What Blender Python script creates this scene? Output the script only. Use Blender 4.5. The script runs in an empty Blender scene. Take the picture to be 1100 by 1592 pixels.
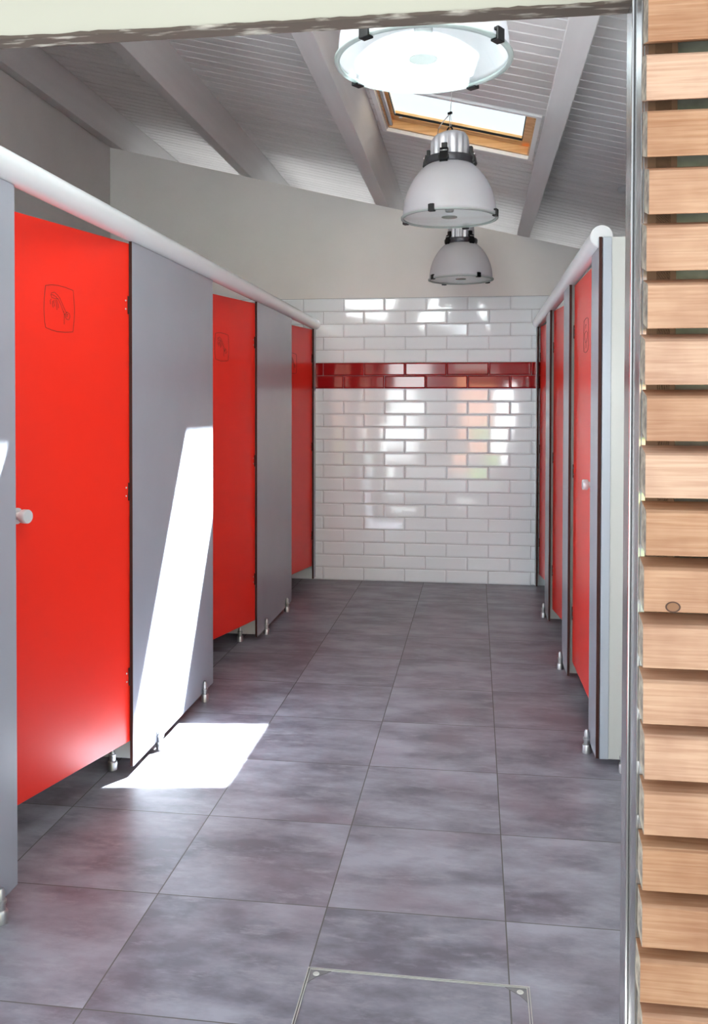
import bpy, bmesh, math, random
from mathutils import Vector, Matrix
random.seed(7)
S = bpy.context.scene
C = S.collection

# ---------------------------------------------------------------- camera, sky, sun, exposure
CAM_H = 1.42281
YAW, PITCH, ROLL = 0.13609, -0.01824, 0.00203
F_PX, CX, CY = 1377.98, 550.54, 657.10
def camera():
    cd = bpy.data.cameras.new('camera'); co = bpy.data.objects.new('camera', cd); C.objects.link(co)
    sy, cy, sp, cp = math.sin(YAW), math.cos(YAW), math.sin(PITCH), math.cos(PITCH)
    fwd = Vector((-sy*cp, cy*cp, sp)); r0 = Vector((cy, sy, 0)); u0 = r0.cross(fwd)
    cr, sr = math.cos(ROLL), math.sin(ROLL)
    r = cr*r0 + sr*u0; u = -sr*r0 + cr*u0
    m = Matrix.Identity(4)
    for i in range(3): m[i][0] = r[i]; m[i][1] = u[i]; m[i][2] = -fwd[i]; m[i][3] = (0, 0, CAM_H)[i]
    co.matrix_world = m
    cd.sensor_fit = 'VERTICAL'; cd.sensor_height = 36; cd.lens = F_PX/1592*36
    cd.shift_y = -(796-CY)/1592; cd.shift_x = (550-CX)/1592
    cd.clip_start = 0.05; cd.clip_end = 200
    S.camera = co
camera()
SUN_D = Vector((-0.385, -0.61, -1.0))
SUN_E, SKY_E, EXPO = 26.0, 0.205, 2.64
w = bpy.data.worlds.new('sky'); S.world = w; w.use_nodes = True
bg = w.node_tree.nodes['Background']; bg.inputs[0].default_value = (0.84, 0.93, 1.0, 1); bg.inputs[1].default_value = SKY_E
sl = bpy.data.lights.new('sun', 'SUN'); sl.energy = SUN_E; sl.angle = 0.0095; sl.color = (0.90, 0.965, 1.0)
so = bpy.data.objects.new('sun', sl); C.objects.link(so); so.rotation_euler = SUN_D.to_track_quat('-Z', 'Y').to_euler()
so.location = (3, 8, 9)
S.view_settings.view_transform = 'Standard'; S.view_settings.look = 'None'
S.view_settings.exposure = EXPO; S.view_settings.gamma = 1; S.view_settings.use_curve_mapping = False

# ---------------------------------------------------------------- materials
def mat(name, col, rough=0.5, metal=0.0, spec=0.5):
    m = bpy.data.materials.new(name); m.use_nodes = True
    b = m.node_tree.nodes['Principled BSDF']
    b.inputs['Base Color'].default_value = (*col, 1); b.inputs['Roughness'].default_value = rough
    b.inputs['Metallic'].default_value = metal; b.inputs['Specular IOR Level'].default_value = spec
    return m
def N(m, t, **k):
    n = m.node_tree.nodes.new(t)
    for a, v in k.items(): setattr(n, a, v)
    return n
def L(m, a, b): m.node_tree.links.new(a, b)
def noisy(m, c1, c2, scale=(4, 4, 4), detail=4, nscale=1.0, bump=0.0, rough=None, lo=.35, hi=.65):
    b = m.node_tree.nodes['Principled BSDF']
    tc = N(m, 'ShaderNodeTexCoord'); mp = N(m, 'ShaderNodeMapping'); mp.inputs['Scale'].default_value = scale
    nz = N(m, 'ShaderNodeTexNoise'); nz.inputs['Scale'].default_value = nscale; nz.inputs['Detail'].default_value = detail
    rp = N(m, 'ShaderNodeValToRGB'); rp.color_ramp.elements[0].color = (*c1, 1); rp.color_ramp.elements[1].color = (*c2, 1)
    rp.color_ramp.elements[0].position = lo; rp.color_ramp.elements[1].position = hi
    L(m, tc.outputs['Object'], mp.inputs[0]); L(m, mp.outputs[0], nz.inputs['Vector'])
    L(m, nz.outputs['Fac'], rp.inputs[0]); L(m, rp.outputs[0], b.inputs['Base Color'])
    if bump:
        bp = N(m, 'ShaderNodeBump'); bp.inputs['Strength'].default_value = bump; bp.inputs['Distance'].default_value = 0.002
        L(m, nz.outputs['Fac'], bp.inputs['Height']); L(m, bp.outputs[0], b.inputs['Normal'])
    return m
M = {}
M['red'] = noisy(mat('red_laminate', (.84, .028, .013), .30, 0, .5), (.83, .027, .013), (.85, .029, .014), (3, 3, 3))
M['red_dim'] = M['red']
M['grey'] = noisy(mat('grey_laminate', (.33, .345, .395), .27, 0, .5), (.32, .335, .385), (.34, .355, .405), (2, 2, 2))
M['core'] = mat('dark_laminate_core', (.040, .013, .010), .75, 0, .2)
M['white_lam'] = mat('cream_laminate', (.44, .445, .42), .3)
M['post'] = mat('pale_post', (.34, .37, .41), .3)
M['tube'] = mat('tube_metal', (.74, .78, .80), .2, .1, .6)
M['cap'] = mat('tube_cap', (.56, .57, .58), .35)
M['steel'] = mat('brushed_steel', (.50, .50, .50), .40, 1.0)
M['jamb'] = noisy(mat('steel_jamb', (.40, .39, .39), .24, .9), (.36, .355, .355), (.46, .45, .45), (8, 8, 1.2))
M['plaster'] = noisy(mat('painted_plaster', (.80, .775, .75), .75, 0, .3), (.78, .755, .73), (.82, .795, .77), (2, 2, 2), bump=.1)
M['plaster_shade'] = noisy(mat('shaded_plaster', (.62, .59, .57), .75, 0, .3), (.60, .57, .55), (.64, .61, .59), (2, 2, 2), bump=.1)  # the plaster again, darkened to put the left wall's shade into its colour
M['ceil'] = noisy(mat('painted_boards', (.70, .68, .67), .55, 0, .4), (.66, .645, .635), (.74, .72, .71), (.6, 9, 1), bump=.15)
M['beam'] = noisy(mat('painted_beam', (.60, .585, .58), .5, 0, .4), (.57, .555, .55), (.635, .62, .615), (9, .7, 9), bump=.2)
M['roof'] = mat('roof_covering', (.25, .22, .2), .8)
M['cream'] = noisy(mat('cream_paint', (.51, .495, .415), .5), (.49, .475, .395), (.53, .515, .435), (1.5, 1, 3))
M['raw'] = noisy(mat('weathered_edge', (.2, .15, .12), .8), (.10, .075, .06), (.50, .46, .40), (14, 60, 60), detail=6, lo=.55, hi=.72)
M['pine'] = noisy(mat('varnished_pine', (.72, .42, .18), .35), (.62, .33, .12), (.80, .52, .25), (2, 40, 40), detail=3)
M['white'] = mat('white_lining', (.82, .83, .84), .4)
M['seal'] = mat('rubber_seal', (.006, .006, .008), .6, 0, .2)
M['black'] = mat('black_plastic', (.003, .003, .0032), .4, 0, .25)
M['alu'] = noisy(mat('cast_aluminium', (.50, .51, .55), .38, .4), (.46, .47, .51), (.53, .54, .58), (20, 20, 20))
M['cord'] = mat('grey_cord', (.30, .28, .27), .5)
M['grout'] = mat('grey_grout', (.36, .35, .36), .8)
M['ground'] = noisy(mat('outdoor_paving', (.03, .03, .03), .9), (.026, .026, .026), (.034, .034, .034), (1, 1, 1))
M['leaf'] = noisy(mat('hedge_leaves', (.08, .15, .03), .7), (.04, .09, .02), (.20, .27, .06), (6, 6, 6))
M['wallout'] = mat('sunlit_render', (.38, .38, .37), .8)
M['terracotta'] = mat('orange_render', (.34, .15, .08), .8)
M['greenwall'] = noisy(mat('grey_green_sheathing', (.34, .34, .27), .8), (.28, .28, .22), (.42, .42, .34), (20, 20, 20))
M['batten'] = mat('dark_batten', (.16, .09, .05), .8)
M['engrave'] = mat('engraved_groove', (.11, .012, .008), .6)
M['hatchframe'] = mat('hatch_metal', (.62, .62, .58), .4, .6)
def tile_mat(name, col):
    m = mat(name, col, .07, 0, .62)
    b = m.node_tree.nodes['Principled BSDF']
    b.inputs['Coat Weight'].default_value = .3; b.inputs['Coat Roughness'].default_value = .03
    return m
M['tile_w'] = tile_mat('white_glaze', (.86, .90, .93)); M['tile_r'] = tile_mat('red_glaze', (.33, .006, .008))

def wood_mat():
    m = mat('weathered_larch', (.62, .37, .22), .6)
    b = m.node_tree.nodes['Principled BSDF']
    oi = N(m, 'ShaderNodeObjectInfo'); tc = N(m, 'ShaderNodeTexCoord')
    sc = N(m, 'ShaderNodeVectorMath', operation='SCALE'); sc.inputs['Scale'].default_value = 37.0
    cmb = N(m, 'ShaderNodeCombineXYZ')
    L(m, oi.outputs['Random'], cmb.inputs[0]); L(m, oi.outputs['Random'], cmb.inputs[2]); L(m, cmb.outputs[0], sc.inputs[0])
    add = N(m, 'ShaderNodeVectorMath', operation='ADD'); L(m, tc.outputs['Object'], add.inputs[0]); L(m, sc.outputs[0], add.inputs[1])
    mp = N(m, 'ShaderNodeMapping'); mp.inputs['Scale'].default_value = (1.6, 30, 50); L(m, add.outputs[0], mp.inputs[0])
    nz = N(m, 'ShaderNodeTexNoise'); nz.inputs['Scale'].default_value = 4; nz.inputs['Detail'].default_value = 5; nz.inputs['Distortion'].default_value = .5
    L(m, mp.outputs[0], nz.inputs['Vector'])
    rp = N(m, 'ShaderNodeValToRGB'); e = rp.color_ramp.elements
    e[0].position = .28; e[0].color = (.42, .215, .120, 1); e[1].position = .66; e[1].color = (.57, .345, .220, 1)
    L(m, nz.outputs['Fac'], rp.inputs[0])
    n2 = N(m, 'ShaderNodeTexNoise'); n2.inputs['Scale'].default_value = 9; n2.inputs['Detail'].default_value = 3
    L(m, add.outputs[0], n2.inputs['Vector'])
    r2 = N(m, 'ShaderNodeValToRGB'); r2.color_ramp.elements[0].position = .33; r2.color_ramp.elements[1].position = .6
    r2.color_ramp.elements[0].color = (.72, .62, .58, 1); r2.color_ramp.elements[1].color = (1, 1, 1, 1); L(m, n2.outputs['Fac'], r2.inputs[0])
    mx = N(m, 'ShaderNodeMix', data_type='RGBA', blend_type='MULTIPLY'); mx.inputs[0].default_value = .8
    L(m, rp.outputs[0], mx.inputs[6]); L(m, r2.outputs[0], mx.inputs[7])
    hs = N(m, 'ShaderNodeHueSaturation'); hs.inputs['Value'].default_value = 1
    mr = N(m, 'ShaderNodeMapRange'); mr.inputs['To Min'].default_value = .85; mr.inputs['To Max'].default_value = 1.1
    ms = N(m, 'ShaderNodeMapRange'); ms.inputs['To Min'].default_value = 1.15; ms.inputs['To Max'].default_value = .85
    L(m, oi.outputs['Random'], mr.inputs[0]); L(m, oi.outputs['Random'], ms.inputs[0])
    L(m, mr.outputs[0], hs.inputs['Saturation']); L(m, ms.outputs[0], hs.inputs['Value']); L(m, mx.outputs[2], hs.inputs['Color'])
    L(m, hs.outputs[0], b.inputs['Base Color'])
    bp = N(m, 'ShaderNodeBump'); bp.inputs['Strength'].default_value = .5; bp.inputs['Distance'].default_value = .0015
    L(m, nz.outputs['Fac'], bp.inputs['Height']); L(m, bp.outputs[0], b.inputs['Normal'])
    return m
M['wood'] = wood_mat()
M['woodend'] = noisy(mat('grey_end_grain', (.30, .25, .20), .85), (.16, .13, .11), (.42, .36, .28), (60, 60, 60), bump=.3)

TX0, TY0, TS = -0.91193, 2.46041, 0.5
def floor_mat(name, ty0):
    m = mat(name, (.2, .19, .22), .36, 0, .5)
    b = m.node_tree.nodes['Principled BSDF']
    tc = N(m, 'ShaderNodeTexCoord'); sx = N(m, 'ShaderNodeSeparateXYZ'); L(m, tc.outputs['Object'], sx.inputs[0])
    def mth(op, a, bb=None, cc=None):
        n = N(m, 'ShaderNodeMath', operation=op)
        for i, v in enumerate((a, bb, cc)):
            if v is None: continue
            if isinstance(v, (int, float)): n.inputs[i].default_value = v
            else: L(m, v, n.inputs[i])
        return n.outputs[0]
    u = mth('DIVIDE', mth('SUBTRACT', sx.outputs[0], TX0), TS); v = mth('DIVIDE', mth('SUBTRACT', sx.outputs[1], ty0), TS)
    fu, fv = mth('FLOOR', u), mth('FLOOR', v)
    du = mth('ABSOLUTE', mth('SUBTRACT', u, mth('ROUND', u))); dv = mth('ABSOLUTE', mth('SUBTRACT', v, mth('ROUND', v)))
    g = mth('LESS_THAN', mth('MINIMUM', du, dv), .0036)
    cb = N(m, 'ShaderNodeCombineXYZ'); L(m, fu, cb.inputs[0]); L(m, fv, cb.inputs[1])
    wn = N(m, 'ShaderNodeTexWhiteNoise', noise_dimensions='2D'); L(m, cb.outputs[0], wn.inputs['Vector'])
    sc = N(m, 'ShaderNodeVectorMath', operation='SCALE'); sc.inputs['Scale'].default_value = 9; L(m, wn.outputs['Color'], sc.inputs[0])
    ad = N(m, 'ShaderNodeVectorMath', operation='ADD'); L(m, tc.outputs['Object'], ad.inputs[0]); L(m, sc.outputs[0], ad.inputs[1])
    mp = N(m, 'ShaderNodeMapping'); mp.inputs['Scale'].default_value = (2.0, 4.0, 1); L(m, ad.outputs[0], mp.inputs[0])
    nz = N(m, 'ShaderNodeTexNoise'); nz.inputs['Scale'].default_value = 1.5; nz.inputs['Detail'].default_value = 6; nz.inputs['Roughness'].default_value = .62
    L(m, mp.outputs[0], nz.inputs['Vector'])
    rp = N(m, 'ShaderNodeValToRGB'); e = rp.color_ramp.elements
    e[0].position = .38; e[0].color = (.115, .106, .130, 1); e[1].position = .64; e[1].color = (.275, .270, .315, 1)
    L(m, nz.outputs['Fac'], rp.inputs[0])
    n2 = N(m, 'ShaderNodeTexNoise'); n2.inputs['Scale'].default_value = 2.2; n2.inputs['Detail'].default_value = 3; L(m, ad.outputs[0], n2.inputs['Vector'])
    r2 = N(m, 'ShaderNodeValToRGB'); r2.color_ramp.elements[0].position = .52; r2.color_ramp.elements[1].position = .72
    r2.color_ramp.elements[0].color = (0, 0, 0, 1); r2.color_ramp.elements[1].color = (.55, .55, .55, 1); L(m, n2.outputs['Fac'], r2.inputs[0])
    mx = N(m, 'ShaderNodeMix', data_type='RGBA'); L(m, r2.outputs[0], mx.inputs[0]); L(m, rp.outputs[0], mx.inputs[6]); mx.inputs[7].default_value = (.20, .145, .175, 1)
    # fine pale wisps
    mp3 = N(m, 'ShaderNodeMapping'); mp3.inputs['Scale'].default_value = (3, 9, 1); L(m, ad.outputs[0], mp3.inputs[0])
    n3 = N(m, 'ShaderNodeTexNoise'); n3.inputs['Scale'].default_value = 2.3; n3.inputs['Detail'].default_value = 7; n3.inputs['Roughness'].default_value = .7; L(m, mp3.outputs[0], n3.inputs['Vector'])
    r3 = N(m, 'ShaderNodeValToRGB'); r3.color_ramp.elements[0].position = .54; r3.color_ramp.elements[1].position = .74
    r3.color_ramp.elements[0].color = (0, 0, 0, 1); r3.color_ramp.elements[1].color = (.6, .6, .6, 1); L(m, n3.outputs['Fac'], r3.inputs[0])
    mw = N(m, 'ShaderNodeMix', data_type='RGBA'); L(m, r3.outputs[0], mw.inputs[0]); L(m, mx.outputs[2], mw.inputs[6]); mw.inputs[7].default_value = (.34, .335, .37, 1)
    mg = N(m, 'ShaderNodeMix', data_type='RGBA'); L(m, g, mg.inputs[0]); L(m, mw.outputs[2], mg.inputs[6]); mg.inputs[7].default_value = (.10, .092, .085, 1)
    L(m, mg.outputs[2], b.inputs['Base Color'])
    rr = N(m, 'ShaderNodeMapRange'); rr.inputs['To Min'].default_value = .30; rr.inputs['To Max'].default_value = .46; L(m, nz.outputs['Fac'], rr.inputs[0])
    ra = mth('ADD', rr.outputs[0], mth('MULTIPLY', g, .4)); L(m, ra, b.inputs['Roughness'])
    bp = N(m, 'ShaderNodeBump'); bp.inputs['Strength'].default_value = .35; bp.inputs['Distance'].default_value = .002
    L(m, mth('SUBTRACT', 1, g), bp.inputs['Height']); L(m, bp.outputs[0], b.inputs['Normal'])
    return m
M['floor'] = floor_mat('clouded_floor_tiles', TY0)

def sheer(name, col, tr, trans, rough=.25):
    """partly see-through: transparent share tr, translucent share trans, the rest painted/glossy"""
    m = bpy.data.materials.new(name); m.use_nodes = True; nt = m.node_tree; nt.nodes.clear()
    out = N(m, 'ShaderNodeOutputMaterial'); t = N(m, 'ShaderNodeBsdfTransparent'); tl = N(m, 'ShaderNodeBsdfTranslucent'); tl.inputs[0].default_value = (*col, 1)
    p = N(m, 'ShaderNodeBsdfPrincipled'); p.inputs['Base Color'].default_value = (*col, 1); p.inputs['Roughness'].default_value = rough
    m1 = N(m, 'ShaderNodeMixShader'); m1.inputs[0].default_value = trans; L(m, p.outputs[0], m1.inputs[1]); L(m, tl.outputs[0], m1.inputs[2])
    m2 = N(m, 'ShaderNodeMixShader'); m2.inputs[0].default_value = tr; L(m, m1.outputs[0], m2.inputs[1]); L(m, t.outputs[0], m2.inputs[2])
    L(m, m2.outputs[0], out.inputs[0]); return m
def pane(name, refl=.035, tint=(.97, .99, .98)):
    m = bpy.data.materials.new(name); m.use_nodes = True; nt = m.node_tree; nt.nodes.clear()
    out = N(m, 'ShaderNodeOutputMaterial'); t = N(m, 'ShaderNodeBsdfTransparent'); t.inputs[0].default_value = (*tint, 1)
    g = N(m, 'ShaderNodeBsdfGlossy'); g.inputs['Roughness'].default_value = .02
    m1 = N(m, 'ShaderNodeMixShader'); m1.inputs[0].default_value = refl
    L(m, t.outputs[0], m1.inputs[1]); L(m, g.outputs[0], m1.inputs[2]); L(m, m1.outputs[0], out.inputs[0]); return m
M['dome'] = sheer('frosted_prismatic_plastic', (.74, .75, .79), .26, .42, .18)
M['glass'] = pane('clear_glass'); M['glassedge'] = sheer('greenish_glass_edge', (.50, .57, .55), .2, .35, .1)
M['bulb'] = sheer('clear_bulb', (.40, .42, .42), .35, .3, .1)
M['disc'] = sheer('frosted_disc', (.34, .38, .33), .3, .3, .4)

# ---------------------------------------------------------------- mesh helpers
class MB:
    def __init__(s): s.v = []; s.f = []; s.mi = []; s.sm = []
    def face(s, pts, mi=0, sm=False):
        b = len(s.v); s.v += [tuple(p) for p in pts]; s.f.append(tuple(range(b, b+len(pts)))); s.mi.append(mi); s.sm.append(sm)
    def box(s, x0, x1, y0, y1, z0, z1, mi=0, T=None):
        p = [(x, y, z) for z in (z0, z1) for y in (y0, y1) for x in (x0, x1)]
        if T: p = [T(*q) for q in p]
        b = len(s.v); s.v += [tuple(q) for q in p]
        for q in ((0, 2, 3, 1), (4, 5, 7, 6), (0, 1, 5, 4), (2, 6, 7, 3), (0, 4, 6, 2), (1, 3, 7, 5)):
            s.f.append(tuple(b+i for i in q)); s.mi.append(mi); s.sm.append(False)
        return s
    def prism(s, poly, axis, a, b_, mi=0, T=None):
        """poly = 2-D outline in the two other axes, extruded along axis from a to b_"""
        def P(u, v, w): q = {0: (w, u, v), 1: (u, w, v), 2: (u, v, w)}[axis]; return T(*q) if T else q
        n = len(poly); b = len(s.v)
        s.v += [P(u, v, a) for u, v in poly] + [P(u, v, b_) for u, v in poly]
        s.f.append(tuple(b+i for i in range(n))); s.f.append(tuple(b+n+i for i in reversed(range(n)))); s.mi += [mi, mi]; s.sm += [False]*2
        for i in range(n):
            j = (i+1) % n; s.f.append((b+i, b+n+i, b+n+j, b+j)); s.mi.append(mi); s.sm.append(False)
        return s
    def lathe(s, prof, seg=48, c=(0, 0, 0), mi=0, axis=2, close=False, rfun=None):
        b = len(s.v); n = len(prof)
        for k in range(seg):
            a = 2*math.pi*k/seg; ca, sa = math.cos(a), math.sin(a)
            for (r, z) in prof:
                if rfun: r = rfun(r, z, a)
                q = {2: (r*ca, r*sa, z), 0: (z, r*ca, r*sa), 1: (r*ca, z, r*sa)}[axis]
                s.v.append((q[0]+c[0], q[1]+c[1], q[2]+c[2]))
        m = n if close else n-1
        for k in range(seg):
            k2 = (k+1) % seg
            for i in range(m):
                i2 = (i+1) % n
                s.f.append((b+k*n+i, b+k2*n+i, b+k2*n+i2, b+k*n+i2)); s.mi.append(mi); s.sm.append(True)
        return s
    def tube(s, pts, r, seg=10, mi=0):
        pts = [Vector(p) for p in pts]; b = len(s.v); n = len(pts)
        up = Vector((0, 0, 1))
        for i, p in enumerate(pts):
            d = (pts[min(i+1, n-1)]-pts[max(i-1, 0)]).normalized()
            if abs(d.dot(up)) > .95: up = Vector((1, 0, 0))
            a = d.cross(up).normalized(); c = a.cross(d).normalized()
            for k in range(seg):
                t = 2*math.pi*k/seg; s.v.append(tuple(p+a*r*math.cos(t)+c*r*math.sin(t)))
        for i in range(n-1):
            for k in range(seg):
                k2 = (k+1) % seg; s.f.append((b+i*seg+k, b+i*seg+k2, b+(i+1)*seg+k2, b+(i+1)*seg+k)); s.mi.append(mi); s.sm.append(True)
        s.f.append(tuple(b+k for k in reversed(range(seg)))); s.f.append(tuple(b+(n-1)*seg+k for k in range(seg))); s.mi += [mi]*2; s.sm += [False]*2
        return s
    def build(s, name, mats, parent=None, bevel=0, kind=None, label=None, fix=True, sharp=40):
        me = bpy.data.meshes.new(name); me.from_pydata(s.v, [], s.f)
        for m in (mats if isinstance(mats, (list, tuple)) else [mats]): me.materials.append(m)
        me.polygons.foreach_set('material_index', s.mi); me.polygons.foreach_set('use_smooth', s.sm)
        if fix:
            bm = bmesh.new(); bm.from_mesh(me); bmesh.ops.remove_doubles(bm, verts=bm.verts, dist=1e-6)
            bmesh.ops.recalc_face_normals(bm, faces=bm.faces)
            for e in bm.edges:
                if len(e.link_faces) == 2 and e.calc_face_angle(0) > math.radians(sharp): e.smooth = False
            bm.to_mesh(me); bm.free()
        o = bpy.data.objects.new(name, me); C.objects.link(o)
        if parent: o.parent = parent
        if bevel:
            bv = o.modifiers.new('bevel', 'BEVEL'); bv.width = bevel; bv.segments = 2; bv.limit_method = 'ANGLE'
        if kind: o['kind'] = kind
        if label: o['label'] = label
        return o
def thing(name, label, cat, loc=(0, 0, 0), rz=0, group=None, kind=None):
    o = bpy.data.objects.new(name, None); C.objects.link(o); o.location = loc; o.rotation_euler = (0, 0, rz)
    o.empty_display_size = .1
    o['label'] = label
    if cat: o['category'] = cat
    if group: o['group'] = group
    if kind: o['kind'] = kind
    return o
def tag(o, label, cat=None, group=None, kind=None):
    o['label'] = label
    if cat: o['category'] = cat
    if group: o['group'] = group
    if kind: o['kind'] = kind
    return o
def copy_thing(root, label, loc, rz):
    def cp(o, par):
        c = o.copy(); C.objects.link(c); c.parent = par
        for k in o.children: cp(k, c)
        return c
    r = cp(root, None); r['label'] = label; r.location = loc; r.rotation_euler = (0, 0, rz); return r

# ---------------------------------------------------------------- dimensions
XL, XR = -1.30, 0.47            # corridor faces of the left and right cubicle fronts
YW = 7.157                      # tiled end wall
WX0, WX1, YE = -3.066, 2.0, 9.9
def ZB(x): return 2.862 - .242*x      # underside of the beams
def ZC(x): return 3.116 - .242*x      # underside of the ceiling boards
def R(x, y, n): return (x+.2352*n, y, ZC(x)+.9719*n)     # roof frame, n = normal, upwards
SKY = [(5.03, 5.89), (2.88, 3.69), (1.74, 2.28)]     # roof openings, near and far edge; the last one added for bounce light
SX0, SX1 = -.605, .345
REAR = (8.65, 9.02)

# ---------------------------------------------------------------- the setting
fl = MB(); fl.box(WX0-.1, WX1+.1, 1.5, YE+.1, -.12, 0); fl = fl.build('floor', M['floor'], kind='structure', label='grey purple clouded stone tile floor of the corridor')
te = MB(); te.box(-3.6, 3.4, -.5, 1.5, -.12, -.004); te.build('floor_bounce_strip', mat('pale_bounce_strip', (.30, .295, .28), .85), kind='structure', label='unseen pale strip added before the entrance to bounce light')  # unseen strip, added to bounce light onto the lower slats
gr = MB(); gr.box(-14, 14, -22, 1.5, -.24, -.125); gr.build('floor_outside', M['ground'], kind='structure', label='paved ground in front of the entrance')

wl = MB(); wl.box(WX0-.12, WX0, 1.6, YE, 0, ZC(WX0)+.1); wl.build('wall_left', M['plaster_shade'], kind='structure', label='plain painted side wall behind the left cubicles')
wr = MB(); wr.box(WX1, WX1+.12, 1.6, YE, 0, ZC(WX1)+.1); wr.build('wall_right', M['plaster'], kind='structure', label='plain painted side wall behind the right cubicles')
wb = MB(); wb.prism([(WX0, 0), (WX1, 0), (WX1, ZB(WX1)), (WX0, ZB(WX0))], 1, YW+.012, YW+.11)
wback = wb.build('wall_back', M['plaster'], kind='structure', label='pale end wall with a sloping top under the beams')
wr2 = MB(); wr2.prism([(WX0, 0), (WX1, 0), (WX1, ZC(WX1)+.1), (WX0, ZC(WX0)+.1)], 1, YE, YE+.12); wr2.build('wall_rear', mat('white_paint', (.74, .74, .74), .8), kind='structure', label='white wall of the room behind the end wall')
OX0, OX1, OZ = -1.27, .2565, 2.097
wf = MB(); yf0, yf1 = 1.585, 1.70
wf.prism([(-3.4, 0), (OX0, 0), (OX0, ZC(OX0)+.1), (-3.4, ZC(-3.4)+.1)], 1, yf0, yf1)
wf.prism([(OX0, OZ+.08), (OX1+.004, OZ+.08), (OX1+.004, ZC(OX1)+.1), (OX0, ZC(OX0)+.1)], 1, yf0, yf1)
wf.prism([(OX1+.004, 0), (2.2, 0), (2.2, ZC(2.2)+.1), (OX1+.004, ZC(OX1)+.1)], 1, 1.472, 1.581, 1)
wf.prism([(OX1+.034, 0), (2.2, 0), (2.2, ZC(2.2)+.1), (OX1+.034, ZC(OX1)+.1)], 1, 1.581, yf1, 0)
wf.build('wall_front', [M['plaster'], M['greenwall']], kind='structure', label='entrance wall around the doorway')
# lintel board: cream face, raw weathered lower edge
t1 = MB(); t1.box(-3.4, OX1-.002, 1.541, 1.581, OZ+.004, 3.3, 0)
lint = t1.build('trim_1', M['cream'], kind='structure', label='cream painted lintel board over the doorway')
t = MB()
xs = [-3.4 + i*.017 for i in range(216)]; xs = [x for x in xs if x < OX1-.03] + [OX1-.002]
b_ = [(random.uniform(-.0045, -.0025)+(.002 if random.random() < .12 else 0), random.uniform(.0, .004)) for _ in xs]
for i in range(len(xs)-1):
    (a0, c0), (a1, c1) = b_[i], b_[i+1]
    x0, x1 = xs[i], xs[i+1]; zz = OZ
    t.face([(x0, 1.5395-c0*.2, zz+.008+a0), (x1, 1.5395-c1*.2, zz+.008+a1), (x1, 1.5395, zz), (x0, 1.5395, zz)])
    t.face([(x0, 1.5395, zz), (x1, 1.5395, zz), (x1, 1.5815, zz), (x0, 1.5815, zz)])
    t.face([(x0, 1.5815, zz), (x1, 1.5815, zz), (x1, 1.5815, zz+.008), (x0, 1.5815, zz+.008)])
t.build('lower_edge', M['raw'], lint, label='bare flaking lower edge')
# steel jamb lining
j = MB()
j.box(.2535, .2575, 1.440, 1.581, 0, OZ, 0); j.box(.2535, .2575, 1.440, 1.539, OZ, 3.2, 0)
j.box(.2575, .300, 1.440, 1.443, 0, 3.2, 0)
jb = j.build('trim_2', M['jamb'], kind='structure', label='polished steel lining of the right door jamb', bevel=.0008)
rg = MB(); rg.box(.2488, .2534, 1.4995, 1.5075, 0, 2.60); rg.build('ridge', mat('polished_ridge', (.72, .71, .70), .16, 1.0), jb, bevel=.0022, label='bright raised steel ridge')
s_ = MB()
z = 1.78
while z < 2.09:
    h = random.uniform(.02, .06); e = random.uniform(.0015, .006); s_.box(.2515, .2535, 1.5075, 1.5125+e, z, min(z+h, OZ)); z += h
s_.build('paint_edge', M['cream'], jb, label='flaking cream paint along the steel')

# ceiling with grooved boards; the roof openings are cut out
c = MB()
holes = [(SX0, SX1, a, b) for a, b in SKY] + [(.84, 1.22, 2.40, 3.15), (-1.62, -.98, 1.74, 2.22), (-2.7, -2.05, *REAR), (-1.7, -.95, *REAR), (-.58, .30, *REAR), (.6, 1.3, *REAR)]  # side-bay and rear openings are unseen, added to let in more light
BP, y0b, ye = .1015, 1.66, YE+.02
ys = {}
k = 0
while y0b + k*BP < ye:
    y = y0b+k*BP; ys[round(y-.0065, 5)] = 0; ys[round(y-.0015, 5)] = .0095; ys[round(y+.0015, 5)] = .0095; ys[round(y+.0065, 5)] = 0; k += 1
for h in holes:
    for e in (h[2], h[3]):
        if all(abs(e-q) > .0002 for q in ys): ys[e] = 0
yl = sorted(ys); rx0, rx1 = -3.25, 2.25
for a, b in zip(yl[:-1], yl[1:]):
    mid = (a+b)/2; cuts = sorted((h[0], h[1]) for h in holes if h[2] < mid < h[3]); x = rx0; segs = []
    for h0, h1 in cuts: segs.append((x, h0)); x = h1
    segs.append((x, rx1))
    for s0, s1 in segs: c.face([R(s0, a, ys[a]), R(s1, a, ys[a]), R(s1, b, ys[b]), R(s0, b, ys[b])], 0)
# roof build-up above the boards
yc = sorted({1.10, ye} | {h[2] for h in holes} | {h[3] for h in holes})
for a, b in zip(yc[:-1], yc[1:]):
    mid = (a+b)/2; cuts = sorted((h[0], h[1]) for h in holes if h[2] < mid < h[3]); x = rx0; segs = []
    for h0, h1 in cuts: segs.append((x, h0)); x = h1
    segs.append((x, rx1))
    for s0, s1 in segs: c.box(s0, s1, a, b, .0098, .10, 1, T=R)
c.build('ceiling', [M['ceil'], M['roof']], kind='structure', label='sloping white painted tongue and groove board ceiling', fix=False)

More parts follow.
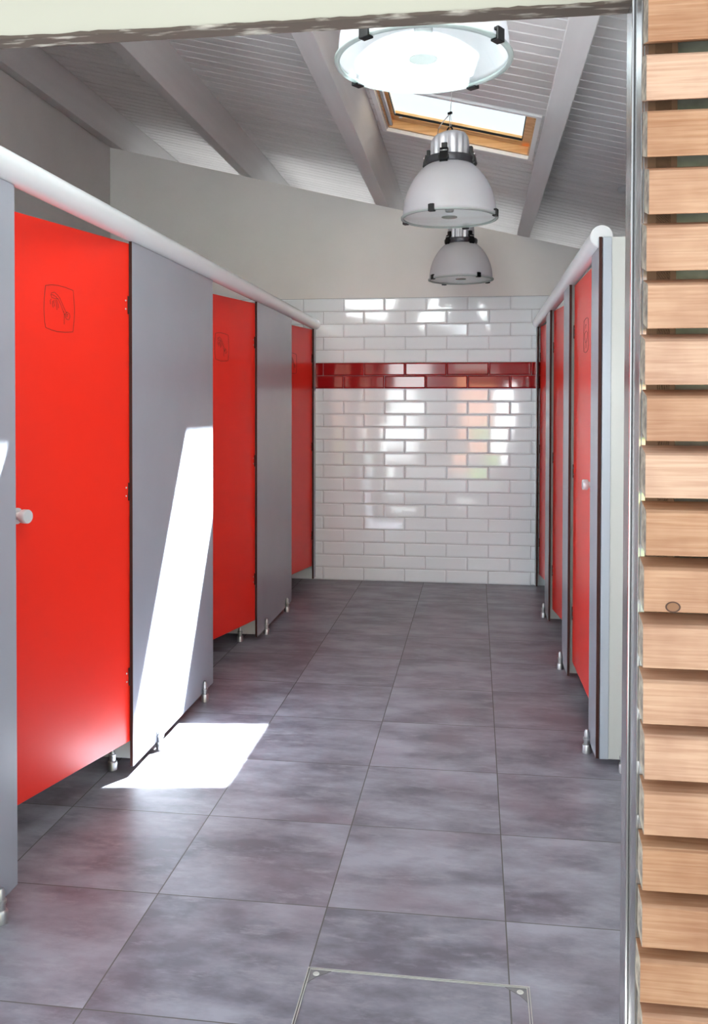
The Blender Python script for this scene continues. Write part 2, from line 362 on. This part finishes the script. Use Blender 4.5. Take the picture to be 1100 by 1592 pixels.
# roof windows
def roof_window(name, y0, y1, label):
    root = thing(name, label, None, (0, 0, 0), kind='structure')
    def ring(mb, a0, a1, b0, b1, w, n0, n1, mi=0):
        mb.box(a0, a0+w, b0, b1, n0, n1, mi, R); mb.box(a1-w, a1, b0, b1, n0, n1, mi, R)
        mb.box(a0+w, a1-w, b0, b0+w, n0, n1, mi, R); mb.box(a0+w, a1-w, b1-w, b1, n0, n1, mi, R)
    m = MB(); ring(m, SX0-.012, SX1+.012, y0-.012, y1+.012, .028, -.012, .012); m.build('lining', M['white'], root, bevel=.001)
    m = MB(); ring(m, SX0+.005, SX1-.005, y0+.016, y1-.016, .022, .012, .10); m.build('frame', M['pine'], root, bevel=.002)
    m = MB(); m.box(SX0+.027, SX1-.027, y1-.038-.085, y1-.038, .062, .10, 0, R); m.box(SX0+.027, SX1-.027, y0+.038, y0+.05, .062, .10, 0, R)
    m.box(SX0+.027, SX0+.058, y0+.038, y1-.038, .062, .10, 0, R); m.box(SX1-.075, SX1-.027, y0+.038, y1-.038, .062, .10, 0, R)
    sash = m.build('sash', M['pine'], root, bevel=.002)
    m = MB(); gx0, gx1, gy0, gy1 = SX0+.058, SX1-.075, y0+.05, y1-.123
    ring(m, gx0, gx1, gy0, gy1, .006, .066, .080); m.build('seal', M['seal'], sash)
    m = MB(); m.box(gx0+.002, gx1-.002, gy0+.002, gy1-.002, .074, .078, 0, R); m.build('pane', M['glass'], sash)
    m = MB(); m.box(SX0+.030, SX0+.050, y0+.05, y1-.05, .018, .036, 0, R); m.box(SX0+.008, SX0+.018, y0+.03, y1-.02, .0, .02, 0, R)
    m.build('side_rail', M['alu'], root, bevel=.003)
    m = MB(); p = Vector(R(SX0+.10, y1-.125, .060)); m.lathe([(0, -.004), (.012, -.004), (.012, .0), (0, .0)], 16, p); m.build('stop_pad', M['cap'], root)
    return root
roof_window('window_1', *SKY[0], 'pine framed roof window behind the middle lamp')
roof_window('window_2', *SKY[1], 'pine framed roof window above the nearest lamp')
roof_window('window_added', *SKY[2], 'unseen pine framed roof window added just inside the entrance for bounce light')  # unseen opening, added to throw sun on the inner front wall

# beams, square to the roof slope, each a thing of its own
beams = [(-3.062, -2.945, 'white painted ceiling beam set against the left side wall'),
         (-1.936, -1.838, 'white painted ceiling beam above the left cubicles, clear of the wall'),
         (-.812, -.703, 'white painted ceiling beam along the left side of the roof window'),
         (.315, .416, 'white painted ceiling beam along the right side of the roof window'),
         (1.44, 1.54, 'white painted ceiling beam over the right cubicles, mostly hidden by the jamb')]
for x0, x1, lab in beams:
    h = .247; u = .2352*h
    m = MB(); pts = [(x0, ZB(x0)), (x1, ZB(x1)), (x1+u, ZC(x1+u)), (x0+u, ZC(x0+u))]
    m.prism(pts, 1, 1.70, YE); o = m.build('ceiling_beam', M['beam'], bevel=.004)
    tag(o, lab, 'beam', 'ceiling beams')

# tile cladding on the end wall
TW, TH, TXO = .33521, .10462, -1.07129
def tiles(rows, name, mt, parent):
    m = MB(); g = .0012; bv = .0105; dp = .0075
    for r in rows:
        z0, z1 = r*TH+g, (r+1)*TH-g; off = TXO + (.5*TW if r % 2 == 0 else 0)
        k0 = math.floor((WX0-off)/TW)
        for k in range(k0, 60):
            x0, x1 = off+k*TW+g, off+(k+1)*TW-g
            if x0 > WX1: break
            x0, x1 = max(x0, WX0+.002), min(x1, WX1-.002)
            if x1-x0 < .03: continue
            ta, tb = random.gauss(0, .005), random.gauss(0, .006)
            xm, zm = (x0+x1)/2, (z0+z1)/2
            def d(x, z, base): return base + ta*(x-xm)*.9 + tb*(z-zm)*1.0
            o = [(x0, YW+.010, z0), (x1, YW+.010, z0), (x1, YW+.010, z1), (x0, YW+.010, z1)]
            e = [(x, d(x, z, YW+.0075), z) for x, z in ((x0, z0), (x1, z0), (x1, z1), (x0, z1))]
            i = [(x, d(x, z, YW+.0075-dp*.62), z) for x, z in ((x0+bv, z0+bv), (x1-bv, z0+bv), (x1-bv, z1-bv), (x0+bv, z1-bv))]
            m.face(i)
            for a in range(4):
                b = (a+1) % 4; m.face([e[a], e[b], i[b], i[a]]); m.face([o[a], o[b], e[b], e[a]])
    return m.build(name, mt, parent, fix=False)
g = MB(); g.box(WX0, WX1, YW+.0085, YW+.013, 0, 22*TH+.002); g.build('grout_bed', M['grout'], wback)
tiles([r for r in range(22) if r not in (15, 16)], 'white_tiling', M['tile_w'], wback)['label'] = 'white bevelled metro tiles'
tiles([15, 16], 'red_tiling', M['tile_r'], wback)['label'] = 'two rows of red bevelled metro tiles'

# ---------------------------------------------------------------- cubicle fronts
def foot(parent, x, y, sx, sy, top=.105):
    """adjustable foot: stout base, slimmer stem, clip touching the panel on the side (-sx,-sy)"""
    m = MB(); m.lathe([(0, 0), (.0185, 0), (.0185, .030), (.016, .034), (.012, .036), (.012, .052), (.015, .054), (.015, .062), (.0105, .064), (.0105, top-.012), (.006, top), (0, top)], 24, (x, y, 0))
    return m.build('foot', M['steel'], parent)
def front_panel(side, y0, y1, z0, z1, feet, label):
    x = XL if side < 0 else XR; s = side            # s=-1: left row, body lies towards -x
    root = thing('pilaster_panel', label, 'panel', (x, y0, 0), 0, 'grey front panels between the cubicle doors')
    m = MB(); a, b = sorted((0, s*.013))
    zt = 2.050 if side < 0 else 2.046
    if z1 > 2.0799: m.prism([(0, z0), (y1-y0, z0), (y1-y0, zt), (.026, zt), (.026, z1+.003), (0, z1+.003)], 0, a, b)
    else: m.box(a, b, 0, y1-y0, z0, zt)
    o = m.build('panel', [M['grey'], M['core']], root, bevel=.0012)
    for p in o.data.polygons:
        if abs(p.normal.x) < .5: p.material_index = 1
    for fy in feet: foot(root, -s*.016+s*.004, fy-y0, 1, 0, .095)
    return root
front_panel(-1, 1.72, 2.374, .045, 2.052, [2.262], 'grey front panel at the left picture edge, before the first red door')
front_panel(-1, 3.242, 4.290, .035, 2.053, [3.506, 4.115], 'wide grey left front panel crossed by the bright sun patch')
front_panel(-1, 5.195, 6.203, .030, 2.056, [5.387, 5.998], 'grey left front panel without sun, between second and third red doors')
front_panel(-1, 7.075, YW+.006, .020, 2.06, [], 'narrow grey left front panel touching the tiled wall')
front_panel(1, 3.546, 3.765, .045, 2.080, [3.723], 'narrow grey right front panel nearest the entrance, at the tube end')
front_panel(1, 4.640, 4.925, .040, 2.075, [4.895], 'second narrow grey right front panel from the entrance')
front_panel(1, 5.835, 6.140, .035, 2.072, [6.086], 'third narrow grey right front panel from the entrance')
front_panel(1, 7.03, YW+.006, .020, 2.068, [], 'narrow grey right front panel touching the tiled wall')

def side_partition(side, y, xback, z1, label, post=False, feetx=()):
    x = (XL-.016) if side < 0 else (XR+.016)
    root = thing('side_partition', label, 'partition', (x, y, 0), 0, 'cream partitions between cubicles')
    a, b = sorted((0, xback-x)); m = MB()
    if post: a = .034
    m.box(a, b, 0, .013, .042, z1); m.build('panel', M['white_lam'], root, bevel=.001)
    if post:
        p = MB(); p.box(0, .034, -.005, .015, .042, z1); p.build('edge_post', M['post'], root, bevel=.002)
    for fx in feetx: foot(root, fx-x, -.015, 0, 1, .082)
    return root
side_partition(-1, 3.300, WX0+.001, 2.050, 'cream left partition seen through the gaps around the first red door', feetx=(-1.402, -2.6))
side_partition(-1, 5.215, WX0+.001, 2.050, 'cream left partition seen beside the second red door', feetx=(-1.407, -2.6))
side_partition(1, 3.554, WX1-.001, 2.083, 'broad cream right partition facing the entrance beside the jamb', True, (.575, 1.6))
side_partition(1, 4.685, WX1-.001, 2.046, 'cream right partition glimpsed behind the nearest right red door', feetx=(1.6,))
side_partition(1, 5.875, WX1-.001, 2.046, 'cream right partition glimpsed behind the middle right red door', feetx=(1.6,))

# tubes along the top of the fronts
def tube(x, z, y0, label):
    root = thing('top_tube', label, 'tube', (x, y0, z), 0, 'round tubes on top of the cubicle fronts')
    m = MB(); m.lathe([(.043, 0), (.043, YW+.004-y0), (.040, YW+.004-y0), (.040, 0)], 48, (0, 0, 0), 0, 1, close=True); m.build('tube_body', M['tube'], root)
    m = MB(); m.lathe([(0, -.004), (.040, -.004), (.0435, -.001), (.0435, .006), (0, .006)], 48, (0, 0, 0), 0, 1); m.build('end_cap', M['cap'], root, label='pale round end cap')
tube(-1.306, 2.094, 1.705, 'round pale metal tube running above the left cubicle doors')
tube(.484, 2.090, 3.578, 'round pale metal tube with an end cap above the right cubicle doors')

# doors
PIC = {'frame': [(245, 235), (330, 228), (450, 235), (590, 275), (735, 340), (745, 500), (755, 680), (750, 860), (725, 1030), (590, 1050), (450, 1040), (350, 1005), (250, 965), (225, 860), (218, 680), (225, 450), (245, 235)]}
G = {'frame': [(.447, 1.825), (.420, 1.831), (.39, 1.833), (.349, 1.831), (.308, 1.825), (.304, 1.791), (.3015, 1.755), (.304, 1.718), (.310, 1.681), (.35, 1.6765), (.391, 1.6755), (.419, 1.679), (.447, 1.685), (.452, 1.704), (.455, 1.745), (.453, 1.783), (.447, 1.825)],
     'a': [(.404, 1.808), (.39, 1.801), (.378, 1.792), (.364, 1.772), (.354, 1.757), (.347, 1.748), (.336, 1.737)],
     'b': [(.396, 1.792), (.384, 1.785), (.373, 1.771), (.363, 1.754), (.358, 1.745), (.350, 1.735)],
     'c': [(.404, 1.808), (.42, 1.803), (.421, 1.797), (.418, 1.789), (.399, 1.786), (.384, 1.788)], 'c2': [(.420, 1.798), (.407, 1.797), (.393, 1.792)],
     'd': [(.42, 1.783), (.425, 1.777), (.423, 1.765)], 'e': [(.412, 1.778), (.413, 1.766), (.41, 1.755)], 'f': [(.406, 1.781), (.406, 1.771), (.403, 1.76)],
     'g': [(.399, 1.782), (.394, 1.769), (.391, 1.749)], 'h': [(.393, 1.784), (.386, 1.769), (.384, 1.756)],
     'i': [(.357, 1.748), (.354, 1.735), (.3555, 1.717), (.355, 1.703)],
     'j': [(.340, 1.747), (.328, 1.742), (.325, 1.732), (.331, 1.721), (.342, 1.722), (.350, 1.730), (.349, 1.741), (.340, 1.747)],
     'k': [(.344, 1.738), (.338, 1.738), (.337, 1.731), (.343, 1.730), (.344, 1.738)]}
G2 = {'frame': G['frame'], 'a': [(.42, 1.765), (.400, 1.772), (.37, 1.773), (.335, 1.765)], 'b': [(.42, 1.765), (.415, 1.74), (.398, 1.722), (.36, 1.722), (.342, 1.74), (.335, 1.765)],
      'c': [(.38, 1.80), (.372, 1.806), (.364, 1.80), (.364, 1.785)], 'd': [(.378, 1.722), (.378, 1.695)]}
def door(side, hx, hy, th, width, z0, z1, label, knob_u=None, knob_z=1.085, glyph=G, goff=0.0):
    s = -side                                   # +1: face looks towards +x (left row)
    root = thing('cubicle_door', label, 'door', (hx, hy, 0), math.radians(-th if side < 0 else th), 'red cubicle doors')
    m = MB(); a, b = sorted((0, -s*.013)); m.box(a, b, -width, .014 if side < 0 else .008, z0, z1)
    o = m.build('leaf', [M['red'], M['core']], root, bevel=.0012)
    for p in o.data.polygons:
        if abs(p.normal.x) < .5: p.material_index = 1
    m = MB()
    for kx, pts in glyph.items():
        wdt = .0011 if kx == 'frame' else .0009
        m.tube([(s*.0002, -u+goff, zz) for u, zz in pts], wdt, 6)
    m.build('engraved_sign', M['engrave'], root, label='thin engraved pictogram in a rounded square')
    for hz in (z0+.25, 1.095, z1-.235):
        h = MB(); h.lathe([(0, -.034), (.003, -.034), (.003, .034), (0, .034)], 12, (s*.0015, .006, hz))
        hh = h.build('hinge', M['core'], root)
        q = MB()
        for dz in (-.016, .016): q.lathe([(0, 0), (.0036, 0), (.003, s*.0014), (0, s*.0018)], 12, (0, -.008, hz+dz), 0, 0)
        q.build('screws', M['cap'], hh)
    if knob_u:
        q = MB(); q.lathe([(0, 0), (.026, 0), (.026, s*.004), (.013, s*.006), (.013, s*.020), (.0205, s*.024), (.0225, s*.028), (.0225, s*.045), (.0205, s*.048), (0, s*.048)], 32, (0, -knob_u, knob_z), 0, 0)
        q.build('knob', M['cap'], root, label='pale round turn knob')
    return root
door(-1, -1.318, 3.236, 14, .84, .132, 2.043, 'bright red left cubicle door nearest the entrance, shower sign fully in view', .585, 1.069)
door(-1, -1.318, 5.187, 14, .86, .132, 2.040, 'red left cubicle door between the two wide grey panels', .80)
door(-1, -1.318, 7.066, 12, .84, .125, 2.046, 'farthest red left cubicle door, next to the tiled wall', .80)
door(1, .496, 4.630, 1.0, .84, .115, 2.040, 'red right cubicle door nearest the entrance, with its knob showing', .68, 1.085, G2, -.04)
door(1, .496, 5.826, 6.5, .86, .115, 2.040, 'narrow-looking middle red right cubicle door', None, 1.085, G2, -.04)
door(1, .496, 7.022, 6.0, .84, .115, 2.046, 'thin sliver of the farthest red right cubicle door', None, 1.085, G2, -.04)

# ---------------------------------------------------------------- pendant lamps
def dome_profile():
    P = []
    for i in range(25):
        t = i/24
        z = .262*(1-t)                     # neck at top, rim at z=0
        r = .112 + (.238-.112)*(1-(1-t)**2.1)**.80
        P.append((r, z))
    return P
def make_lamp():
    root = thing('pendant_lamp', 'lamp', 'lamp', (0, 0, 0), 0, 'bell shaped pendant lamps')
    pr = dome_profile(); inner = [(r-.003, z) for r, z in reversed(pr)]
    m = MB(); m.lathe(pr + [(.2465, -.002), (.2465, -.008), (.241, -.009)] , 96, rfun=lambda r, z, a: r*(1+.0022*math.cos(48*a)) if z > .01 else r)
    m.build('dome', M['dome'], root, fix=False)
    m = MB(); m.lathe([(0, -.012), (.240, -.012), (.2475, -.010), (.2475, -.006), (.240, -.005), (0, -.005)], 96); g = m.build('cover_glass', M['glass'], root, fix=False)
    m = MB(); m.lathe([(.2345, -.0135), (.2485, -.0115), (.2490, -.005), (.2345, -.004)], 96, close=True); m.build('rim', M['glassedge'], root, fix=False)
    for k in range(4):
        a = math.radians(KA + 90*k); ca, sa = math.cos(a), math.sin(a)
        def T(x, y, z, ca=ca, sa=sa): return (x*ca-y*sa, x*sa+y*ca, z)
        m = MB(); m.box(.232, .254, -.016, .016, -.020, -.0138, 0, T); m.box(.249, .256, -.016, .016, -.020, .016, 0, T); m.box(.238, .254, -.010, .010, .010, .018, 0, T)
        m.build('rim_clip', M['black'], root, bevel=.002)
    # collar and ribbed housing with an obliquely cut round top
    m = MB(); m.lathe([(.100, .300), (.122, .298), (.126, .290), (.124, .270), (.119, .262), (.111, .260)], 72); m.build('collar', mat('dark_collar', (.07, .07, .08), .35, .6), root)
    m = MB(); seg = 96; prof = [(.099, .300), (.100, .335), (.099, .372), (.095, .392), (.084, .408), (.062, .418), (.030, .424), (0, .426)]
    def rf(r, z, a):
        if z < .378: 
            on = (math.cos(16*a) > .35) and (math.sin(a+.6) < .75)
            return r*(.91 if on else 1.0)
        return r
    m.lathe(prof, seg, rfun=rf)
    for i, (x, y, z) in enumerate(m.v):
        if z > .33: m.v[i] = (x, y, z + (z-.33)*.16*(x/.1))
    m.build('housing', M['alu'], root, fix=True, sharp=60)
    for k in range(4):
        a = math.radians(KB + 90*k); ca, sa = math.cos(a), math.sin(a)
        def T(x, y, z, ca=ca, sa=sa): return (x*ca-y*sa, x*sa+y*ca, z)
        m = MB(); m.prism([(.106, .318), (.124, .322), (.131, .300), (.139, .262), (.128, .246), (.121, .262), (.112, .300)], 1, -.021, .021, 0, T)
        m.box(.103, .119, -.014, .014, .312, .348, 0, T); m.box(.112, .134, -.026, .026, .266, .284, 0, T)
        cl = m.build('latch', M['black'], root, bevel=.002)
        q = MB(); q.tube([T(.131, -.018, .306), T(.131, .018, .306)], .0035, 8); q.build('latch_wire', M['steel'], cl)
    m = MB(); m.lathe([(.0, 0), (0, 0)], 4) if False else None
    pts = [(.017*math.cos(t), 0, .440+.017*math.sin(t)) for t in [i*2*math.pi/20 for i in range(21)]]
    m.tube(pts, .0042, 8); m.build('hanging_eye', M['black'], root)
    # bulb and lamp holder inside
    m = MB(); m.lathe([(0, .022), (.020, .025), (.025, .045), (.030, .22), (.022, .25), (.022, .30)], 24); m.build('bulb', M['bulb'], root, fix=False)
    m = MB(); m.lathe([(0, -.0035), (.040, -.0035), (.040, -.001), (0, -.001)], 32); m.build('glare_disc', M['disc'], root)
    # suspension wire and supply cord
    top = (ZC(-.13) - 2.338)/.939 + .002
    m = MB(); m.tube([(0, 0, .456), (-.004, .002, .50), (-.001, .004, .53), (.006, .006, .60), (.012, .004, top)], .0016, 8); m.build('suspension_wire', M['steel'], root)
    m = MB(); m.tube([(.004, .004, .456), (.006, .004, .49), (.0, .004, .53)], .0012, 6)
    m.tube([(.0, .006, .53), (-.016, .002, .516), (-.040, -.01, .490), (-.058, -.02, .460), (-.062, -.024, .430), (-.055, -.022, .405), (-.045, -.02, .385)], .0028, 8); m.build('supply_cord', M['cord'], root)
    m = MB(); m.box(-.012, .012, -.004, .006, .523, .534); m.build('wire_clamp', M['black'], root)
    m = MB(); m.lathe([(0, -.012), (.022, -.012), (.026, -.004), (.026, .0), (0, .0)], 24, (.012, .004, top-.001)); m.build('ceiling_rose', M['cap'], root)
    return root
KA, KB = 20, 27
ZL = 2.338
lamp = make_lamp(); lamp['label'] = 'large bright bell pendant lamp right under the doorway lintel, nearest of three'
lamp.scale = (.939,)*3; lamp.location = (-.141, 2.35, ZL); lamp.rotation_euler = (0, 0, math.radians(36))
copy_thing(lamp, 'middle bell pendant lamp with grey ribbed housing, hanging before the roof window', (-.130, 4.312, ZL), math.radians(-39))
copy_thing(lamp, 'smallest bell pendant lamp, farthest back, hanging just below the middle one', (-.111, 6.404, ZL), math.radians(13))

# small fitting seen under the boards beside the jamb
m = MB(); p = R(.962, 6.12, 0); m.lathe([(0, 0), (.03, 0), (.034, -.01), (.030, -.03), (.015, -.038), (0, -.04)], 24, (p[0], p[1], p[2]+.002))
tag(m.build('ceiling_sensor', M['cap']), 'small pale round fitting on the ceiling boards next to the jamb', 'fitting')

# ---------------------------------------------------------------- hatch in the floor
hx0, hx1, hy0, hy1 = -.414, .137, 1.62, 2.186
hatch = thing('floor_hatch', 'square floor hatch with thin metal frame in the foreground floor', 'hatch', ((hx0+hx1)/2, (hy0+hy1)/2, 0))
hw, hh = (hx1-hx0)/2, (hy1-hy0)/2
m = MB()
for a in (0, .0055):
    w_ = .0022; e = a
    m.box(-hw+e, hw-e, hh-e-w_, hh-e, 0, .0022); m.box(-hw+e, hw-e, -hh+e, -hh+e+w_, 0, .0022)
    m.box(-hw+e, -hw+e+w_, -hh+e+w_, hh-e-w_, 0, .0022); m.box(hw-e-w_, hw-e, -hh+e+w_, hh-e-w_, 0, .0022)
m.build('frame', M['hatchframe'], hatch)
m = MB()
for sx, sy in ((1, 1), (-1, 1), (1, -1), (-1, -1)):
    cx, cy = sx*(hw-.008), sy*(hh-.008)
    m = MB(); pts = [(cx, cy), (cx-sx*.052, cy), (cx-sx*.040, cy-sy*.010), (cx-sx*.018, cy-sy*.026), (cx-sx*.006, cy-sy*.042), (cx, cy-sy*.052)]
    m.prism(pts, 2, 0, .0012); o = m.build('corner_plate', mat('dull_plate', (.17, .165, .17), .45, .2), hatch)
    q = MB(); q.lathe([(0, .0012), (.0085, .0012), (.0075, .0022), (0, .0024)], 16, (cx-sx*.016, cy-sy*.015, 0)); q.build('screw', M['hatchframe'], o)

# ---------------------------------------------------------------- slatted timber cladding beside the doorway
clad = thing('slatted_cladding', 'horizontal light wooden slats fixed beside the steel door jamb', 'cladding', (.256, 1.4, 0))
m = MB(); m.box(.008, .052, .040, .0715, 0, 2.9); m.build('batten', M['batten'], clad, label='dark upright batten behind the slats')
m = MB(); m.box(.60, .65, .040, .0715, 0, 2.8); m.build('batten', M['batten'], clad, label='dark upright batten behind the slats')
k = -6
while True:
    zb = 1.976 - .0866*k + random.uniform(-.0012, .0012)
    if zb < .02: break
    hgt = .0705 + random.uniform(-.0015, .0015); tilt = random.uniform(-.0008, .0008); x0 = random.uniform(-.0025, .003)
    hgt -= .0022*max(0, min(1, (k-4)/6))
    # profile (y, z): front face, small front arris, sloped top, back, sloped underside
    prof = [(0, .0006), (0, hgt-.004), (.0045, hgt), (.040, hgt+.0105), (.040, .0115), (.002, 0)]
    m = MB(); m.prism([(y, z_) for y, z_ in prof], 0, x0, .95)
    m.v = [(x, y, z_ + tilt*x*4) for x, y, z_ in m.v]
    o = m.build('slat', [M['wood'], M['woodend']], clad, bevel=.0012)
    for p in o.data.polygons:
        if p.normal.x < -.8: p.material_index = 1
    o.location = (0, 0, zb)
    if k == 10:
        kn = MB(); kn.lathe([(0, -.0004), (.0058, -.0005), (.0072, -.0002), (.0072, .001)], 24, (.043, 0, .0085), 0, 1)
        kn.v = [(.043+(x-.043)*1.35, y, z_) for x, y, z_ in kn.v]
        rn = MB(); rn.lathe([(.0066, -.0005), (.0084, -.0005), (.0084, .001), (.0066, .001)], 24, (.043, 0, .0085), 0, 1, close=True)
        rn.v = [(.043+(x-.043)*1.35, y, z_) for x, y, z_ in rn.v]
        rn.build('knot_rim', mat('knot_bark', (.07, .03, .018), .7), o)
        kn.build('knot', mat('dark_knot', (.24, .11, .05), .6), o, label='dark oval knot'); o['label'] = 'slat with a dark knot near its end'
    k += 1

# ---------------------------------------------------------------- what lies outside, behind the viewer
m = MB(); random.seed(3)
bmh = bmesh.new(); bmesh.ops.create_cube(bmh, size=1); bmesh.ops.subdivide_edges(bmh, edges=bmh.edges, cuts=14, use_grid_fill=True)
for v in bmh.verts: v.co = Vector((v.co.x*3.6, v.co.y*.9, v.co.z*.9+.45)) + Vector((random.uniform(-.05, .05), random.uniform(-.05, .05), random.uniform(-.05, .04)))
for v in bmh.verts: v.co.z = max(v.co.z, 0)
me = bpy.data.meshes.new('hedge'); bmh.to_mesh(me); bmh.free(); me.materials.append(M['leaf'])
o = bpy.data.objects.new('hedge', me); C.objects.link(o); o.location = (1.9, -8.0, -.125); tag(o, 'clipped green hedge on the paving in front of the pale building', 'hedge')
bd = thing('opposite_building', 'pale low building facing the entrance across the paving', 'building', (0, -13, -.125))
m = MB(); m.box(-4.2, -1.6, -2, 0, 0, 3.4); m.build('wall', M['wallout'], bd)
m = MB(); m.box(-.5, 3.2, -2, 0, 0, 2.6); m.build('wall', M['terracotta'], bd, label='orange rendered wall')
m = MB(); m.box(-.7, 3.4, -2.2, .2, 2.6, 2.75); m.box(-1.6, -.5, -2, -1.8, 0, .9); m.build('roof', M['roof'], bd)
